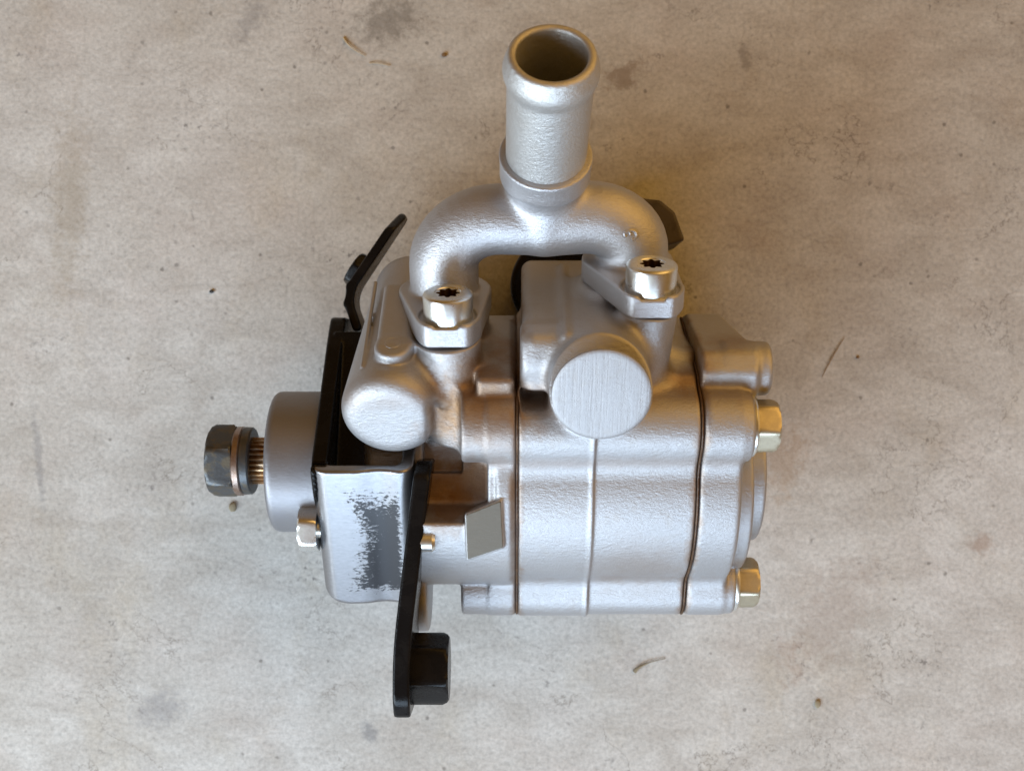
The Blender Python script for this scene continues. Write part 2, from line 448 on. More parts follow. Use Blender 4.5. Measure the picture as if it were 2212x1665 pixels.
    for (px, py, rx, ry, c, st, ro) in stains:
        wx, wy, _ = ipx(px, py, 0)
        dx = mathn(nt, 'SUBTRACT', sepp.outputs[0], wx); dy = mathn(nt, 'SUBTRACT', sepp.outputs[1], wy)
        a = mathn(nt, 'ADD', mathn(nt, 'MULTIPLY', dx, math.cos(ro) / rx), mathn(nt, 'MULTIPLY', dy, math.sin(ro) / rx))
        bb = mathn(nt, 'ADD', mathn(nt, 'MULTIPLY', dx, -math.sin(ro) / ry), mathn(nt, 'MULTIPLY', dy, math.cos(ro) / ry))
        d = mathn(nt, 'SQRT', mathn(nt, 'ADD', mathn(nt, 'MULTIPLY', a, a), mathn(nt, 'MULTIPLY', bb, bb)))
        d = mathn(nt, 'ADD', d, mathn(nt, 'MULTIPLY', mathn(nt, 'SUBTRACT', noise(nt, v, 2.6, 6, 0.75), 0.5), 3.0))
        f = ramp(nt, d, [(0.35, g(1)), (1.15, g(0))])
        col = mix(nt, mathn(nt, 'MULTIPLY', f, st), col, c)
    link(nt, col, b.inputs['Base Color'])
    b.inputs['Roughness'].default_value = 0.85
    b.inputs['Specular IOR Level'].default_value = 0.25
    nb = bump(nt, fine, 0.5, 0.03)
    nb = bump(nt, grain, 0.4, 0.015, nb)
    nb = bump(nt, mathn(nt, 'ADD', crack, pit), -0.5, 0.04, nb)
    link(nt, nb, b.inputs['Normal'])
    return m
bm = bmesh.new()
bmesh.ops.create_grid(bm, x_segments=8, y_segments=8, size=250)
fl = bm_obj("floor", bm, floor_material(), org=(0, 0, 0))
tag(fl, kind="structure")

# ------------------------------------------------------------------ pump root
pump = bpy.data.objects.new("power_steering_pump", None)
scene.collection.objects.link(pump)
pump.location = tuple(PUMP_AT * S)
pump.empty_display_size = 0.02
tag(pump, "silver painted power steering pump with tee pipe and black bracket lying on the concrete floor", "pump")

# body outline in the plane across the shaft -----------------------------------
LUG = [(AY + 1.09, AZ + 3.15, 0.93), (AY - 3.42, AZ + 0.05, 0.86), (AY + 1.9, AZ - 3.0, 0.92)]
def profile(Y, Z, d=0.0):
    r = circ(Y, Z, AY, AZ, 3.32)
    for (cy, cz, lr) in LUG: r = smin(r, circ(Y, Z, cy, cz, lr), 0.55)
    # far side shoulder towards the ports (plane slanting down, away from the viewer)
    sh = poly2(Y, Z, [(AY - 1.0, AZ - 1.5), (AY + 3.6, AZ - 1.6), (AY + 4.05, AZ + 0.2), (AY + 2.35, AZ + 3.3), (AY + 0.6, AZ + 3.5)])
    r = smin(r, sh, 0.35)
    return r - d

GX0, GX1 = 0.13, 4.72           # the two joint planes
# ---- centre housing
def f_centre(X, Y, Z):
    u, v = uv(Y, Z)
    p = profile(Y, Z)
    step = np.where(X < 2.03, 0.035, 0.0)
    body = smax(p - step, slab(X, GX0 + 0.03, GX1 - 0.035), 0.09)
    rib = smax(p - 0.07, ab(X - 2.03) - 0.045, 0.05)
    body = smin(body, rib, 0.06)
    # port block: its u side faces up the picture, its v side the viewer
    blk = boxf(X, Y, Z, (1.62, *from_uv(3.35, -0.10)), IUV, (1.36, 1.65, 2.70), 0.30)
    body = smin(body, blk, 0.35)
    # lying spool bore, running left from the big boss
    spool = cyl(X, Y, Z, (0.22, *from_uv(4.28, 1.95)), (2.2, *from_uv(4.28, 1.95)), 0.74, k=0.18)
    body = smin(body, spool, 0.15)
    big = cyl(X, Y, Z, (2.14, *from_uv(3.98, -1.0)), (2.14, *from_uv(3.98, 3.68)), 1.25, k=0.14)
    body = smin(body, big, 0.28)
    # ridge of the mould parting along the block
    rdg = seg(X, Y, Z, (1.32, *from_uv(5.0, 2.5)), (1.40, *from_uv(5.02, -2.0)), 0.09)
    body = smin(body, rdg, 0.18)
    # bolt column and port column under the right flange
    body = smin(body, cyl(X, Y, Z, (3.28, *from_uv(2.2, 1.55)), (3.42, *from_uv(5.34, 1.62)), 0.56, 0.70, k=0.06), 0.38)
    body = smin(body, cyl(X, Y, Z, (3.02, *from_uv(2.0, -0.2)), (3.02, *from_uv(5.34, -0.2)), 1.12, 1.2, k=0.06), 0.40)
    body = smin(body, cyl(X, Y, Z, (3.55, *from_uv(2.3, 0.6)), (4.1, *from_uv(3.6, 0.1)), 1.0, 0.8, k=0.3), 0.6)
    # undercut below the spool bore
    cut = boxf(X, Y, Z, (0.56, *from_uv(3.30, 2.70)), IUV, (0.34, 0.20, 0.9), 0.15)
    body = smax(body, -cut, 0.15)
    return body
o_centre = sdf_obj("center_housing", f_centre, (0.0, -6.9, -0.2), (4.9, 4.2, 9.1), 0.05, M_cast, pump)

# ---- gaskets (thin, slightly proud, oily brown)
def f_g0(X, Y, Z): return smax(profile(Y, Z, 0.01), ab(X - GX0) - 0.032, 0.03)
sdf_obj("gasket", f_g0, (0.0, -6.9, -0.3), (0.3, 4.2, 9.1), 0.045, M_gasket, pump)
def f_g1(X, Y, Z): return smax(profile(Y, Z, 0.012), ab(X - GX1) - 0.028, 0.03)
sdf_obj("gasket", f_g1, (4.6, -6.9, -0.3), (4.85, 4.2, 9.1), 0.045, M_gasket, pump)

# ---- front housing
WY, WZ = -0.65, 0.76            # axis of the valve barrel on the left
BE = (-3.1, -0.92, 7.72)        # barrel end
PADP = [ipx(a, b, 7.3)[:2] for a, b in ((1007, 1213), (1090, 1184), (1085, 1075), (1004, 1108))]
def f_front(X, Y, Z):
    u, v = uv(Y, Z)
    p = profile(Y, Z)
    body = smax(p, slab(X, -0.62, GX0 - 0.03), 0.09)
    # the lugs run on to the left
    lugs = None
    for i, (cy, cz, lr) in enumerate(LUG):
        x0 = (-1.28, -1.40, -1.3)[i]
        q = cylx(X, Y, Z, x0, 0.0, cy, cz, lr, 0.1)
        lugs = q if lugs is None else mn(lugs, q)
    sh = smax(poly2(Y, Z, [(AY - 1.0, AZ - 1.5), (AY + 3.6, AZ - 1.6), (AY + 4.0, AZ + 0.2), (AY + 2.3, AZ + 3.2), (AY + 0.6, AZ + 3.4)]), slab(X, -0.70, 0.0), 0.1)
    sh = mn(sh, smax(poly2(Y, Z, [(AY - 1.0, AZ - 1.5), (AY + 3.4, AZ - 1.6), (AY + 3.6, AZ + 0.2), (AY + 2.3, AZ + 1.6), (AY + 0.6, AZ + 1.7)]), slab(X, -3.7, 0.0), 0.1))
    body = smin(body, lugs, 0.12)
    neck = cylx(X, Y, Z, -2.6, 0.0, AY, AZ, 3.42, 0.12)
    pocket = smax(poly2(Y, Z, [(-0.6, 6.30), (-0.4, 9.5), (-3.7, 9.5), (-3.62, 7.5), (-3.10, 6.35)]), slab(X, -3.6, -0.40), 0.06)
    pocket = mn(pocket, smax(smax(Z * -1 + 6.05, slab(Y, -2.3, -0.4), 0.05), slab(X, -3.6, -1.3), 0.05))
    neck = smax(neck, -pocket, 0.1)
    body = smin(body, neck, 0.10)
    body = smin(body, smax(sh, -(Z - 1.0), 0.2), 0.25)
    # flat machined corner
    # angular casting lug with a flat slanting face, solid down into the body
    pad = smax(smax(poly2s(X, Y, PADP, 0.05), (Z - 7.36) * 0.97 - (Y + 3.9) * 0.22, 0.06), 5.0 - Z, 0.03)
    body = smin(body, pad, 0.05)
    # valve barrel
    far = (BE[0] + 0.35, BE[1] - WY * 6.0, BE[2] - WZ * 6.0)
    barrel = cyl(X, Y, Z, far, BE, 1.12, 1.29, k=0.58, ka=0.5)
    body = smin(body, barrel, 0.22)
    # dark slot between barrel and upper lug
    slot = boxf(X, Y, Z, (-1.72, -0.95, 8.0), I3, (0.33, 0.55, 1.55), 0.15)
    body = smax(body, -slot, 0.22)
    # raised tongue on the barrel
    tc_ = np.array([BE[0] + 0.10, BE[1] - WY * 2.45, BE[2] - WZ * 2.45]) + np.array([0.0, WZ, -WY]) * 0.98
    tongue = boxf(X, Y, Z, tc_, ((1, 0, 0), (0, WY, WZ), (0, WZ, -WY)), (0.42, 1.40, 0.56), 0.14)
    te = np.array([BE[0] + 0.10, BE[1] - WY * 1.18, BE[2] - WZ * 1.18]); tn = np.array([0.0, WZ, -WY])
    tongue = smin(tongue, cyl(X, Y, Z, te + tn * 0.5, te + tn * 1.54, 0.46, k=0.12), 0.08)
    body = smin(body, tongue, 0.05)
    # mould parting ridge down the barrel
    pr = lambda t, r: (BE[0] - 0.66, BE[1] - WY * t + WZ * r, BE[2] - WZ * t - WY * r)
    body = smin(body, seg(X, Y, Z, pr(0.9, 1.06), pr(4.6, 0.98), 0.06), 0.06)
    # columns below the left flange
    body = smin(body, cyl(X, Y, Z, (-1.42, *from_uv(1.6, 1.3)), (-1.60, *from_uv(4.42, 1.38)), 0.74, 0.82, k=0.06), 0.40)
    body = smin(body, cyl(X, Y, Z, (-1.78, *from_uv(1.6, -0.4)), (-1.78, *from_uv(4.42, -0.4)), 1.05, 1.18, k=0.06), 0.40)
    # strip beside the joint, in the gap under the tee
    body = smin(body, boxf(X, Y, Z, (-0.42, *from_uv(2.95, 0.6)), IUV, (0.48, 0.85, 1.9), 0.15), 0.12)
    # cross web between barrel and body
    body = smin(body, boxf(X, Y, Z, (-2.6, -1.3, 4.0), I3, (1.4, 1.5, 1.7), 0.3), 0.3)
    return body
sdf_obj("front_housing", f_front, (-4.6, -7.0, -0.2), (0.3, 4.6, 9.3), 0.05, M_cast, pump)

def f_padtop_shade(X, Y, Z):
    q = poly2s(X, Y, PADP, 0.03) + 0.035
    zz = (Z - 7.36) * 0.97 - (Y + 3.9) * 0.22
    return smax(q, mx(zz - 0.018, -zz - 0.03), 0.015)
sdf_obj("machined_pad_shade", f_padtop_shade, (-1.5, -5.1, 6.9), (0.05, -2.8, 7.8), 0.025, M_grey, pump)  # thin added plate, its darker olive paints the shading of the flat face

def f_ear(X, Y, Z):
    q = stadium2(Y, Z, (AY, AZ), 2.1, (-5.6, 3.8), 1.36)
    return smax(q, slab(X, -2.78, -2.32), 0.14)
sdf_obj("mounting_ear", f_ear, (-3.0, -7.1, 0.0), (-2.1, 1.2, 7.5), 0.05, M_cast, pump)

def f_nose(X, Y, Z):
    q = cylx(X, Y, Z, -6.62, -4.9, AY - 0.02, AZ, 1.96, 0.22)
    q = smax(q, -cylx(X, Y, Z, -8, -6.2, AY, AZ, 0.80, 0.02), 0.08)
    q = smin(q, cylx(X, Y, Z, -5.2, -2.4, AY, AZ, 0.9, 0.1), 0.03)
    q = smin(q, cylx(X, Y, Z, -6.5, -3, AY, AZ, 0.72, 0.02), 0.03)
    return q
sdf_obj("shaft_nose", f_nose, (-6.8, -4.2, 2.1), (-2.3, 0.0, 6.3), 0.05, M_nose, pump)

# ---- rear cover
def f_rear(X, Y, Z):
    p = profile(Y, Z)
    x1 = 5.86
    body = smax(p, slab(X, GX1 + 0.03, x1), 0.16)
    for i, (cy, cz, lr) in enumerate(LUG):
        body = smin(body, cylx(X, Y, Z, 4.9, (6.06, 6.16, 6.1)[i], cy, cz, lr - 0.02, 0.14), 0.10)
    # port block at the back, bright ledge towards the viewer
    blk = poly2(Y, Z, [(AY + 0.4, AZ + 0.0), (AY + 3.9, AZ - 0.3), (AY + 4.12, AZ + 0.5), (AY + 2.98, AZ + 3.38), (AY + 2.42, AZ + 3.62), (AY + 1.6, AZ + 3.1)])
    blk = smax(blk, slab(X, GX1 + 0.05, 6.22), 0.12)
    body = smin(body, blk, 0.12)
    body = smax(body, (X - 6.2) * 0.90 + (Y - 1.0) * 0.42, 0.1)
    body = smin(body, cylx(X, Y, Z, 5.4, 6.62, AY + 2.55, AZ + 2.75, 0.70, 0.16), 0.14)
    # low bearing cover
    body = smin(body, cylx(X, Y, Z, 5.6, 6.80, AY - 0.15, AZ - 0.3, 2.1, 0.1), 0.08)
    body = smin(body, cylx(X, Y, Z, 5.6, 6.35, AY - 0.5, AZ - 0.2, 2.55, 0.1), 0.08)
    return body
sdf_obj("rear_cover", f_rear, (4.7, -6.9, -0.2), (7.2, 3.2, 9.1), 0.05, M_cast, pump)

# ---- tee manifold
TB = np.array([0.83, 5.62, 8.77]); TT = np.array([0.888, 7.30, 11.50])
TD = (TT - TB) / np.linalg.norm(TT - TB)
UF_L, UF_R = 5.08, 5.95         # flange tops in u
VM = -0.30
def arc_path(x0, u0, x1, u1, n=10):
    """quarter ellipse from (x0,u0) level to (x1,u1) plumb"""
    return [(x0 + (x1 - x0) * math.sin(t), u1 + (u0 - u1) * math.cos(t)) for t in [math.pi / 2 * i / n for i in range(n + 1)]]
PATH_L = [(0.85, 6.98), (-0.25, 7.0)] + arc_path(-0.35, 7.0, -1.78, 5.75)[0:] + [(-1.78, 4.9)]
PATH_R = [(0.85, 6.98), (1.85, 7.05)] + arc_path(1.95, 7.05, 3.12, 6.15) + [(3.12, 5.6)]
def f_tee(X, Y, Z):
    u, v = uv(Y, Z)
    def tube(path, r):
        best = None
        for (a, b) in zip(path[:-1], path[1:]):
            d = seg(X, u, v, (a[0], a[1], VM), (b[0], b[1], VM), r)
            best = d if best is None else mn(best, d)
        return best
    body = smin(tube(PATH_L, 0.905), tube(PATH_R, 0.93), 0.1)
    col = cyl(X, Y, Z, TB - TD * 0.7, TB, 1.10, 1.15, k=0.05)
    con = seg(X, Y, Z, TB - TD * 2.25 + np.array([0.08, VY * 0.42, VZ * 0.46]), TB - TD * 0.85, 0.50, 1.02)
    body = smin(body, smin(col, con, 0.25), 0.36)
    # flanges
    def flange(top, th, pc, pr, bc, br):
        q = stadium2(X, v, pc, pr, bc, br)
        q = smax(q, mx(ab(X - bc[0]) * 0.94 + (v - bc[1]) * 0.40 - br * 0.98, -1e3), 0.05)
        q = smax(q, v - bc[1] - br * 0.82, 0.03)
        q = smax(q, slab(u, top - th, top), 0.07)
        # spot face round the bolt head
        q = smax(q, -mx(sq((X - bc[0]) ** 2 + (v - bc[1]) ** 2) - 0.70, top - 0.09 - u), 0.03)
        return q
    body = smin(body, flange(UF_L, 0.62, (-1.76, VM), 1.22, (-1.62, 1.38), 0.86), 0.12)
    body = smin(body, flange(UF_R, 0.60, (3.02, VM), 1.20, (3.42, 1.62), 0.84), 0.12)
    # bolt head clearance, scooped into the pipe legs
    for (bx, top, bv) in ((-1.62, UF_L, 1.38), (3.42, UF_R, 1.62)):
        scoop = mx(sq((X - bx) ** 2 + (v - bv) ** 2) - 0.72, top - 0.09 - u)
        body = smax(body, -scoop, 0.06)
    # bore of the socket
    body = smax(body, -cyl(X, Y, Z, TB - TD * 1.2, TB + TD, 0.80, k=0.02), 0.02)
    return body
tee = sdf_obj("inlet_manifold", f_tee, (-3.2, 0.0, 5.0), (4.6, 6.9, 9.9), 0.05, M_manifold, pump)

def lathe(axis_o, axis_d, prof, n=64, close=True, ref=None):
    """prof: list of (t, r) along axis; returns bmesh"""
    d = Vector(axis_d).normalized()
    a = Vector(ref) if ref is not None else (Vector((1, 0, 0)) if abs(d.x) < 0.9 else Vector((0, 0, 1)))
    e1 = (a - d * a.dot(d)).normalized(); e2 = d.cross(e1)
    bm = bmesh.new(); rings = []
    for (t, r) in prof:
        c = Vector(axis_o) + d * t
        if r < 1e-6: rings.append([bm.verts.new(c)])
        else: rings.append([bm.verts.new(c + (e1 * math.cos(2 * math.pi * i / n) + e2 * math.sin(2 * math.pi * i / n)) * r) for i in range(n)])
    for A, B in zip(rings[:-1], rings[1:]):
        for i in range(n):
            j = (i + 1) % n
            if len(A) == 1 and len(B) == 1: continue
            if len(A) == 1: bm.faces.new((A[0], B[j], B[i]))
            elif len(B) == 1: bm.faces.new((A[i], A[j], B[0]))
            else: bm.faces.new((A[i], A[j], B[j], B[i]))
    return bm
Lt = float(np.linalg.norm(TT - TB))
tube = bm_obj("hose_tube", lathe(TB - TD * 0.5, TD, [(0.0, 0.98), (Lt - 0.45, 1.0), (Lt - 0.36, 1.0), (Lt - 0.28, 1.015), (Lt - 0.20, 1.05), (Lt - 0.08, 1.09), (Lt + 0.04, 1.105), (Lt + 0.16, 1.09),
      (Lt + 0.28, 1.05), (Lt + 0.38, 1.015), (Lt + 0.44, 1.0), (Lt + 0.47, 0.97), (Lt + 0.485, 0.94), (Lt + 0.49, 0.90), (Lt + 0.485, 0.85), (Lt + 0.46, 0.815), (Lt + 0.40, 0.80), (Lt - 0.5, 0.79), (-0.4, 0.78), (-0.4, 0.0)], 96), M_tube, pump, sharp=60)

# raised casting mark on the right arm: a small ring with an open hook round it
def wire(bm, pts, r, n=8):
    pts = [Vector(p) for p in pts]; rings = []
    for i, p in enumerate(pts):
        d = (pts[min(i + 1, len(pts) - 1)] - pts[max(i - 1, 0)]).normalized()
        a = Vector((0, 0, 1)) if abs(d.z) < 0.9 else Vector((1, 0, 0))
        e1 = d.cross(a).normalized(); e2 = d.cross(e1)
        rr = r(i / (len(pts) - 1)) if callable(r) else r
        rings.append([bm.verts.new(p + (e1 * math.cos(2 * math.pi * k / n) + e2 * math.sin(2 * math.pi * k / n)) * rr) for k in range(n)])
    for A, B in zip(rings[:-1], rings[1:]):
        for k in range(n): bm.faces.new((A[k], A[(k + 1) % n], B[(k + 1) % n], B[k]))
    bm.faces.new(rings[0][::-1]); bm.faces.new(rings[-1])
def project(px, py, f, z0, z1):
    """point where the surface f meets the line through picture point px,py"""
    zs = np.linspace(z1, z0, 600)
    for z in zs:
        x, y, _ = ipx(px, py, z)
        if float(f(np.array([x]), np.array([y]), np.array([z]))[0]) < 0: return (x, y, z)
    return ipx(px, py, z0)
bm = bmesh.new()
mp = []
for a in range(0, 300, 20):
    t = math.radians(a - 30)
    mp.append(project(1355 + 6.5 * math.cos(t), 506 - 6.0 * math.sin(t), f_tee, 6.0, 9.5))
wire(bm, mp, 0.034)
mp = []
for a in range(0, 250, 18):
    t = math.radians(150 - a)
    mp.append(project(1363 + 12 * math.cos(t), 508 - 10.0 * math.sin(t), f_tee, 6.0, 9.5))
wire(bm, mp, 0.040)
bm_obj("cast_mark", bm, M_manifold, tee)

# ---- socket head bolts on the flanges
def socket_bolt(px_, top_u, v_, name="socket_bolt"):
    y, z = from_uv(top_u, v_)
    o = (px_, y, z); d = (0, UY, UZ)
    bm = lathe(o, d, [(-0.16, 0.0), (-0.16, 0.62), (0.50, 0.635), (0.55, 0.62), (0.585, 0.57), (0.60, 0.52), (0.60, 0.335), (0.58, 0.32)], 64)
    # splined recess (twelve lobes)
    d_ = Vector(d); e1 = Vector((1, 0, 0)); e2 = d_.cross(e1)
    n = 72; rings = []
    for (t, sc) in ((0.58, 1.0), (0.12, 0.97)):
        ring = []
        for i in range(n):
            a = 2 * math.pi * i / n
            r = (0.262 + 0.042 * math.cos(8 * a)) * sc
            ring.append(bm.verts.new(Vector(o) + d_ * t + (e1 * math.cos(a) + e2 * math.sin(a)) * r))
        rings.append(ring)
    outer = [bm.verts.new(Vector(o) + d_ * 0.58 + (e1 * math.cos(2 * math.pi * i / n) + e2 * math.sin(2 * math.pi * i / n)) * 0.32) for i in range(n)]
    rec = bmesh.new()
    for i in range(n):
        j = (i + 1) % n
        bm.faces.new((outer[i], outer[j], rings[0][j], rings[0][i]))
    head = bm_obj(name, bm, M_zinc, pump)
    bm2 = bmesh.new()
    rr = [[bm2.verts.new(v) for v in [Vector(o) + d_ * t + (e1 * math.cos(2 * math.pi * i / n) + e2 * math.sin(2 * math.pi * i / n)) * ((0.262 + 0.042 * math.cos(16 * math.pi * i / n)) * sc) for i in range(n)]] for (t, sc) in ((0.58, 1.0), (0.10, 0.96))]
    for i in range(n):
        j = (i + 1) % n
        bm2.faces.new((rr[0][i], rr[0][j], rr[1][j], rr[1][i]))
    bm2.faces.new(rr[1])
    bm_obj("drive_recess", bm2, M_recess, head)
    return head
socket_bolt(-1.60, UF_L, 1.38)
socket_bolt(3.42, UF_R, 1.62)

# brushed face of the big boss
yb, zb = from_uv(3.98, 3.62)
bm_obj("boss_face", lathe((2.14, yb, zb), (0, VY, VZ), [(0.0, 1.20), (0.05, 1.19), (0.065, 1.165), (0.074, 1.11), (0.078, 1.04), (0.078, 0.0)], 96), M_face, pump)

# ring mark on the tongue
tcn = np.array([BE[0] + 0.10, BE[1] - WY * 1.25, BE[2] - WZ * 1.25]) + np.array([0.0, WZ, -WY]) * 1.535
bm = bmesh.new()
pts = [tuple(tcn + np.array([math.cos(t) * 0.19, 0, 0]) + np.array([0, WY, WZ]) * math.sin(t) * 0.19) for t in [2 * math.pi * i / 24 for i in range(25)]]
wire(bm, pts, 0.034)
bm_obj("tongue_ring", bm, M_cast, pump)

# ---- hexagon helper
def hex_bm(o, d, af, h, rot=0.0, cham=0.12, n=6, hole=None):
    """hexagon prism from o along d with chamfered far end"""
    d = Vector(d).normalized()
    a = Vector((0, 0, 1)) if abs(d.z) < 0.9 else Vector((1, 0, 0))
    e1 = (a - d * a.dot(d)).normalized(); e2 = d.cross(e1)
    R = af / math.sqrt(3); m = 10
    bm = bmesh.new(); rings = []
    def rad(a_):
        s = (a_ % (math.pi / 3)) - math.pi / 6
        return (af / 2) / math.cos(s)
    N = 6 * m
    for (t, lim) in ((0, af * 0.54), (0.05, 9), (h - cham, 9), (h - cham * 0.5, af * 0.545), (h, af * 0.50), (h, af * 0.42), (h - 0.02, 0.0)):
        ring = []
        if lim == 0.0:
            rings.append([bm.verts.new(Vector(o) + d * t)]); continue
        for i in range(N):
            an = 2 * math.pi * i / N
            r = min(rad(an), lim)
            # chamfer follows a cone: corners drop
            tt = t
            if t == h - cham: tt = t - (rad(an) - af / 2) * 0.5
            ring.append(bm.verts.new(Vector(o) + d * tt + (e1 * math.cos(an + rot) + e2 * math.sin(an + rot)) * r))
        rings.append(ring)
    for A, B in zip(rings[:-1], rings[1:]):
        for i in range(N):
            j = (i + 1) % N
            if len(B) == 1: bm.faces.new((A[i], A[j], B[0]))
            else: bm.faces.new((A[i], A[j], B[j], B[i]))
    bm.faces.new(rings[0][::-1])
    return bm

# ---- shaft: splines, washers, hexagon bolt
bm = bmesh.new()
N = 26 * 8; rings = []
for x in (-7.28, -7.24, -6.3):
    ring = []
    for i in range(N):
        a = 2 * math.pi * i / N
        c = math.cos(26 * a)
        r = 0.60 + 0.055 * max(-1, min(1, c * 1.6)) - (0.05 if x == -7.28 else 0)
        ring.append(bm.verts.new((x, AY + math.cos(a) * r, AZ + math.sin(a) * r)))
    rings.append(ring)
for A, B in zip(rings[:-1], rings[1:]):
    for i in range(N): bm.faces.new((A[i], A[(i + 1) % N], B[(i + 1) % N], B[i]))
bm.faces.new(rings[0]); bm.faces.new(rings[-1][::-1])
bm_obj("splined_shaft", bm, M_rust, pump, sharp=60)
bm_obj("flat_washer", lathe((-7.26, AY, AZ), (-1, 0, 0), [(-0.02, 0.0), (-0.02, 0.90), (0.02, 0.94), (0.20, 0.95), (0.24, 0.92), (0.24, 0.0)], 64), M_steel, pump)
bm_obj("spring_washer", lathe((-7.50, AY - 0.01, AZ), (-1, 0, 0), [(0.0, 0.0), (0.0, 0.93), (0.03, 0.97), (0.17, 0.97), (0.21, 0.93), (0.21, 0.0)], 64), M_copper, pump)
bm_obj("hex_bolt", hex_bm((-7.71, AY, AZ), (-1, 0, 0), 1.78, 0.72, math.radians(22), 0.10), M_steel, pump)

# ---- through bolts at the back with flange washers
for i, (cy, cz, x0) in enumerate(((LUG[0][0], LUG[0][1] - 0.05, 6.06), (LUG[1][0] + 0.02, LUG[1][1], 6.16))):
    hb = bm_obj("flange_bolt", hex_bm((x0 + 0.09, cy, cz), (1, 0, 0), 1.20, 0.60, math.radians((14, 20)[i]), 0.09), M_yzinc, pump)
    bm_obj("bolt_washer", lathe((x0 - 0.02, cy, cz), (1, 0, 0), [(0, 0.0), (0, 0.78), (0.03, 0.80), (0.08, 0.80), (0.13, 0.74), (0.14, 0.5)], 48), M_zinc, hb)

# ---- bolt through bracket and ear
mb = bm_obj("bracket_bolt", hex_bm((-5.19, -3.82, 5.6), (-1, 0, 0), 1.18, 0.50, math.radians(20), 0.09), M_zinc, pump)
bm_obj("bolt_shank", lathe((-5.3, -3.82, 5.6), (1, 0, 0), [(0, 0), (0, 0.28), (0.30, 0.28), (0.30, 0.0)], 24), M_zinc, mb)
bm_obj("bolt_end", lathe((-2.45, -4.0, 7.0), (1, 0, 0), [(0, 0), (0, 0.28), (0.40, 0.28), (0.48, 0.22), (0.48, 0.0)], 32), M_zinc, mb)

# ---- bracket
WD = Vector((0, -0.835, -0.55)); WN = Vector((0, -0.55, 0.835))
W0 = (-3.86, -2.22, 7.22)
SC_X, SC_Y = -3.60, -4.05 - PUMP_AT[1]
M_scuff = scuffed()
def f_web(X, Y, Z):
    d = (Y - W0[1]) * WD.y + (Z - W0[2]) * WD.z
    nn = (Y - W0[1]) * WN.y + (Z - W0[2]) * WN.z
    px = ab(X - W0[0])
    # channel: rounded rectangle shell
    def rr(hw, top, r):
        qx = px - hw + r; qn = nn - top + r
        return sq(mx(qx, 0) ** 2 + mx(qn, 0) ** 2) + mn(mx(qx, qn), 0) - r
    dish = 0.10 * np.exp(-((X + 3.45) / 0.45) ** 2)
    out = rr(1.32, -dish, 0.42)
    inn = rr(0.98, -0.34, 0.20)
    # corners rounded at the low end
    low = 4.62 - 0.55 * mx(-(X - W0[0]) - 0.55, 0) ** 2
    sh = smax(out, -inn, 0.06)
    sh = smax(sh, -d, 0.08)
    sh = smax(sh, d - low, 0.12)
    return smax(sh, -nn - 1.5, 0.1)
def f_wall(X, Y, Z):
    # left wall of the channel, running up the picture and down towards the floor
    pl = poly2(Y, Z, [(-5.4, 3.4), (-3.2, 1.2), (2.0, 0.6), (1.95, 3.6), (1.55, 4.05), (-2.2, 7.15), (-3.0, 6.6)])
    return smax(pl, slab(X, -5.19, -4.76), 0.08)
def f_wallcut(X, Y, Z):
    return mx(f_wall(X, Y, Z), -1e3)
def arm_shift(Y):
    t = (-2.6 - Y) / 4.2
    return -0.50 * smin(mx(t, -0.3), 1.0 + 0 * t, 0.2)
def f_rarm(X, Y, Z):
    xs = X - arm_shift(Y)
    pl = poly2(Y, Z, [(-8.15, 4.6), (-3.0, 3.6), (-1.9, 5.0), (-1.95, 6.9), (-2.3, 7.3), (-8.1, 7.25), (-8.6, 6.9), (-8.65, 5.0)])
    return smax(pl, slab(xs, -2.56, -2.12), 0.08)
def f_br(X, Y, Z):
    a = smin(f_web(X, Y, Z), f_wall(X, Y, Z), 0.05)
    return a
web = sdf_obj("bracket_web", f_web, (-5.4, -6.2, 3.0), (-2.3, -1.2, 7.7), 0.045, M_scuff, None)
def f_hollow_dark(X, Y, Z):
    # black sheet added to darken the hollow, deep behind the barrel
    return boxf(X, Y, Z, (-3.95, -0.6, 4.75), ((1, 0, 0), (0, 0.94, -0.34), (0, 0.34, 0.94)), (1.05, 2.2, 0.16), 0.05)
brk = sdf_obj("mounting_bracket", lambda X, Y, Z: mn(mn(smax(f_wall(X, Y, Z), -(f_web(X, Y, Z) - 0.01), 0.01), f_rarm(X, Y, Z)), f_hollow_dark(X, Y, Z)), (-5.4, -8.9, 0.3), (-1.8, 2.3, 7.6), 0.05, M_blackw, pump)
web.parent = brk
# far arm of the bracket, bent to the right, standing on edge
APTS = [ipx(768, 705, 3.7), ipx(752, 655, 3.5), ipx(758, 618, 3.4), ipx(862, 462, 3.3)]
def f_farm(X, Y, Z):
    best = None
    for a, b in zip(APTS[:-1], APTS[1:]):
        a2 = np.array(a[:2]); b2 = np.array(b[:2]); d = b2 - a2
        t = np.clip(((X - a2[0]) * d[0] + (Y - a2[1]) * d[1]) / (d ** 2).sum(), 0, 1)
        q = sq((X - a2[0] - d[0] * t) ** 2 + (Y - a2[1] - d[1] * t) ** 2) - 0.135
        best = q if best is None else smin(best, q, 0.1)
    top = 3.45 - 0.10 * (Y - 2)
    cut = smax(Z - top, 2.0 - Z, 0.05)
    # clipped corner at the far end
    cut = smax(cut, (Y - 5.0) * 0.8 + (Z - 2.6) * 0.6, 0.05)
    return smax(best, cut, 0.08)
sdf_obj("bracket_arm", f_farm, (-5.4, 1.2, 0.9), (-2.6, 5.7, 3.8), 0.04, M_black, brk)
bm_obj("weld_nut", hex_bm((-4.35, 3.25, 2.3), (-0.84, 0.55, 0), 0.95, 0.45, 0.2, 0.08), M_blackw, brk)
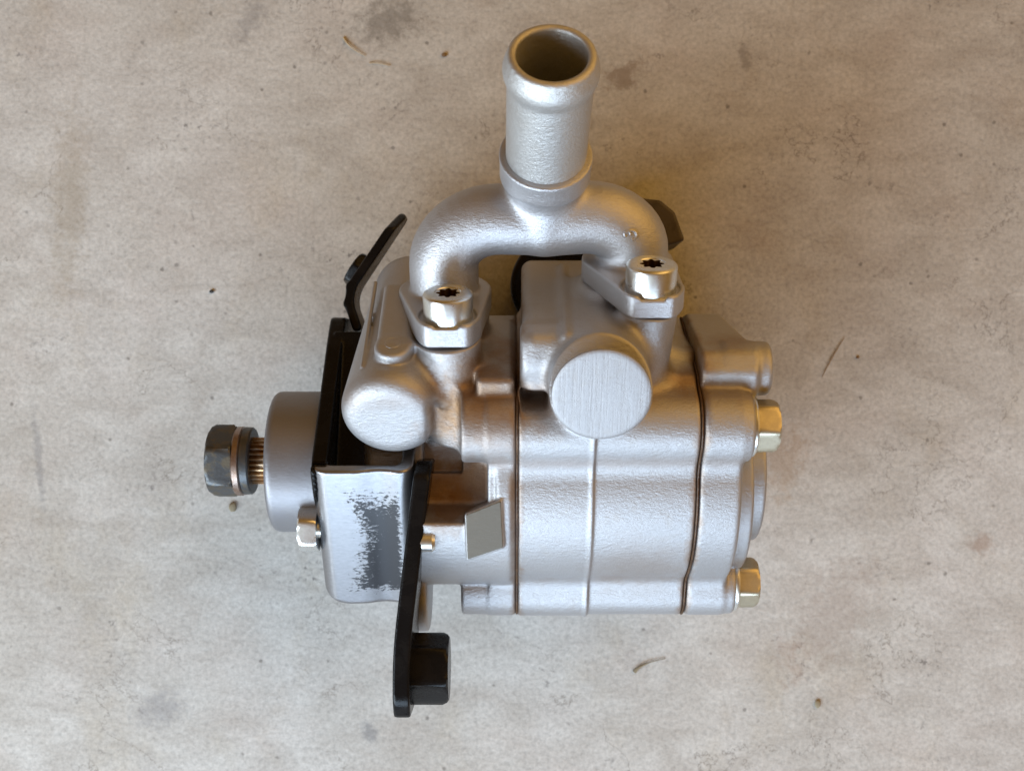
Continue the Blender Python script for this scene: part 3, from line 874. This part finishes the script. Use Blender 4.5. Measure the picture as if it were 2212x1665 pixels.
# nut at the near end
nut = bm_obj("bracket_nut", hex_bm((-2.66, -7.50, 6.05), (1, 0, 0), 1.62, 1.0, math.radians(14), 0.10), M_blackw, brk)
bm_obj("rust_spot", lathe((-2.62, -8.2, 6.15), (1, 0, 0), [(0.0, 0.0), (0.0, 0.13), (0.04, 0.14), (0.09, 0.10), (0.10, 0.0)], 14), M_orange, brk)

# ---- black pressure fitting behind the housing
def f_plug(X, Y, Z):
    c = (1.75, 1.9, 2.6)
    return cyl(X, Y, Z, (1.45, 2.87, 0.4), (1.45, 2.87, 3.5), 1.50, k=0.2)
sdf_obj("pressure_fitting", f_plug, (-0.3, 0.6, 0.3), (3.7, 4.5, 5.2), 0.06, M_black, pump)
def f_rplate(X, Y, Z):
    pts = [ipx(a, b, 3.2)[:2] for a, b in ((1180, 620), (1452, 528), (1476, 524), (1479, 516), (1458, 458), (1426, 432), (1300, 420), (1180, 440))]
    return smax(poly2s(X, Y, pts, 0.04), slab(Z, 1.0, 3.2), 0.06)
M_dusty = metal("dusty_dark_steel", (0.055, 0.042, 0.034), 0.5, 0.1, (0.03, 0.02, 0.014), 0.6, 0.4, 1.5)
sdf_obj("fitting_hexagon", f_rplate, (0.6, 2.4, 0.8), (5.1, 6.0, 3.4), 0.05, M_dusty, pump)

# ------------------------------------------------------------------ litter on the concrete
def litter(name, pts, r, mat, label, cat):
    c = np.mean(np.array(pts), 0); c[2] = 0
    bm = bmesh.new()
    if isinstance(pts[0][0], (int, float)): wire(bm, pts, r)
    o = bm_obj(name, bm, mat, org=c)
    o.location = tuple(c * S)
    return tag(o, label, cat)
M_twig = metal("dry_stalk", (0.24, 0.20, 0.13), 0.8, 0.0)
M_straw = metal("pale_straw", (0.42, 0.34, 0.22), 0.7, 0.0)
M_stem = metal("thin_brown_stem", (0.27, 0.19, 0.11), 0.8, 0.0)
M_seed = metal("brown_seed", (0.16, 0.09, 0.035), 0.6, 0.0)
def curve(p0, p1, p2, n=14, z=0.03):
    out = []
    for i in range(n):
        t = i / (n - 1)
        x = (1 - t) ** 2 * p0[0] + 2 * t * (1 - t) * p1[0] + t * t * p2[0]
        y = (1 - t) ** 2 * p0[1] + 2 * t * (1 - t) * p1[1] + t * t * p2[1]
        a = ipx(x, y, 0); out.append((a[0], a[1], z + 0.03 * math.sin(t * 3)))
    return out
litter("twig", curve((1370, 1450), (1385, 1430), (1437, 1421)), lambda t: 0.060 * (1 - t) ** 2 + 0.010, M_twig, "short dark dry stalk lying below the pump on the concrete", "twig")
litter("straw", curve((742, 82), (752, 105), (790, 122)), lambda t: 0.022 * (1 - t) + 0.010, M_straw, "thin curved tan straw left of the tee pipe near the dark stain", "straw")
litter("fibre", curve((797, 138), (820, 136), (842, 144)), lambda t: 0.014, M_straw, "short straight pale fibre just under the curved straw", "fibre")
litter("stem_piece", curve((1824, 728), (1790, 780), (1775, 815)), lambda t: 0.008 + 0.012 * math.sin(3.1 * t), M_stem, "thin curved brown stem on the concrete right of the rear cover", "stem")
def crumb(name, px, py, r, mat, label, cat, seed=1, sy=0.8):
    random.seed(seed)
    bm = bmesh.new(); bmesh.ops.create_icosphere(bm, subdivisions=2, radius=r)
    x, y, _ = ipx(px, py, 0)
    for v in bm.verts:
        k = 1 + random.uniform(-0.22, 0.22)
        v.co = Vector((v.co.x * k, v.co.y * k * sy, v.co.z * 0.55 * k + r * 0.45)) + Vector((x, y, 0))
    o = bm_obj(name, bm, mat, org=(x, y, 0)); o.location = (x * S, y * S, 0)
    return tag(o, label, cat)
crumb("seed", 959, 120, 0.085, M_seed, "tiny round brown seed on the concrete left of the hose tube", "seed")
crumb("rust_crumb", 503, 1094, 0.12, M_twig, "brown rust crumb fallen just below the shaft bolt", "crumb", 2, 1.3)
crumb("grit", 458, 630, 0.07, metal("dark_grit", (0.03, 0.03, 0.03), 0.8, 0.0), "tiny black grit on bare concrete far left of the bracket arm", "grit", 3)
crumb("grit", 1765, 1518, 0.09, M_twig, "tiny dark oblong grit on the floor below right of the pump", "grit", 4, 1.5)
crumb("grit", 1852, 772, 0.05, M_seed, "tiny reddish grit beside the thin brown stem", "grit", 5)
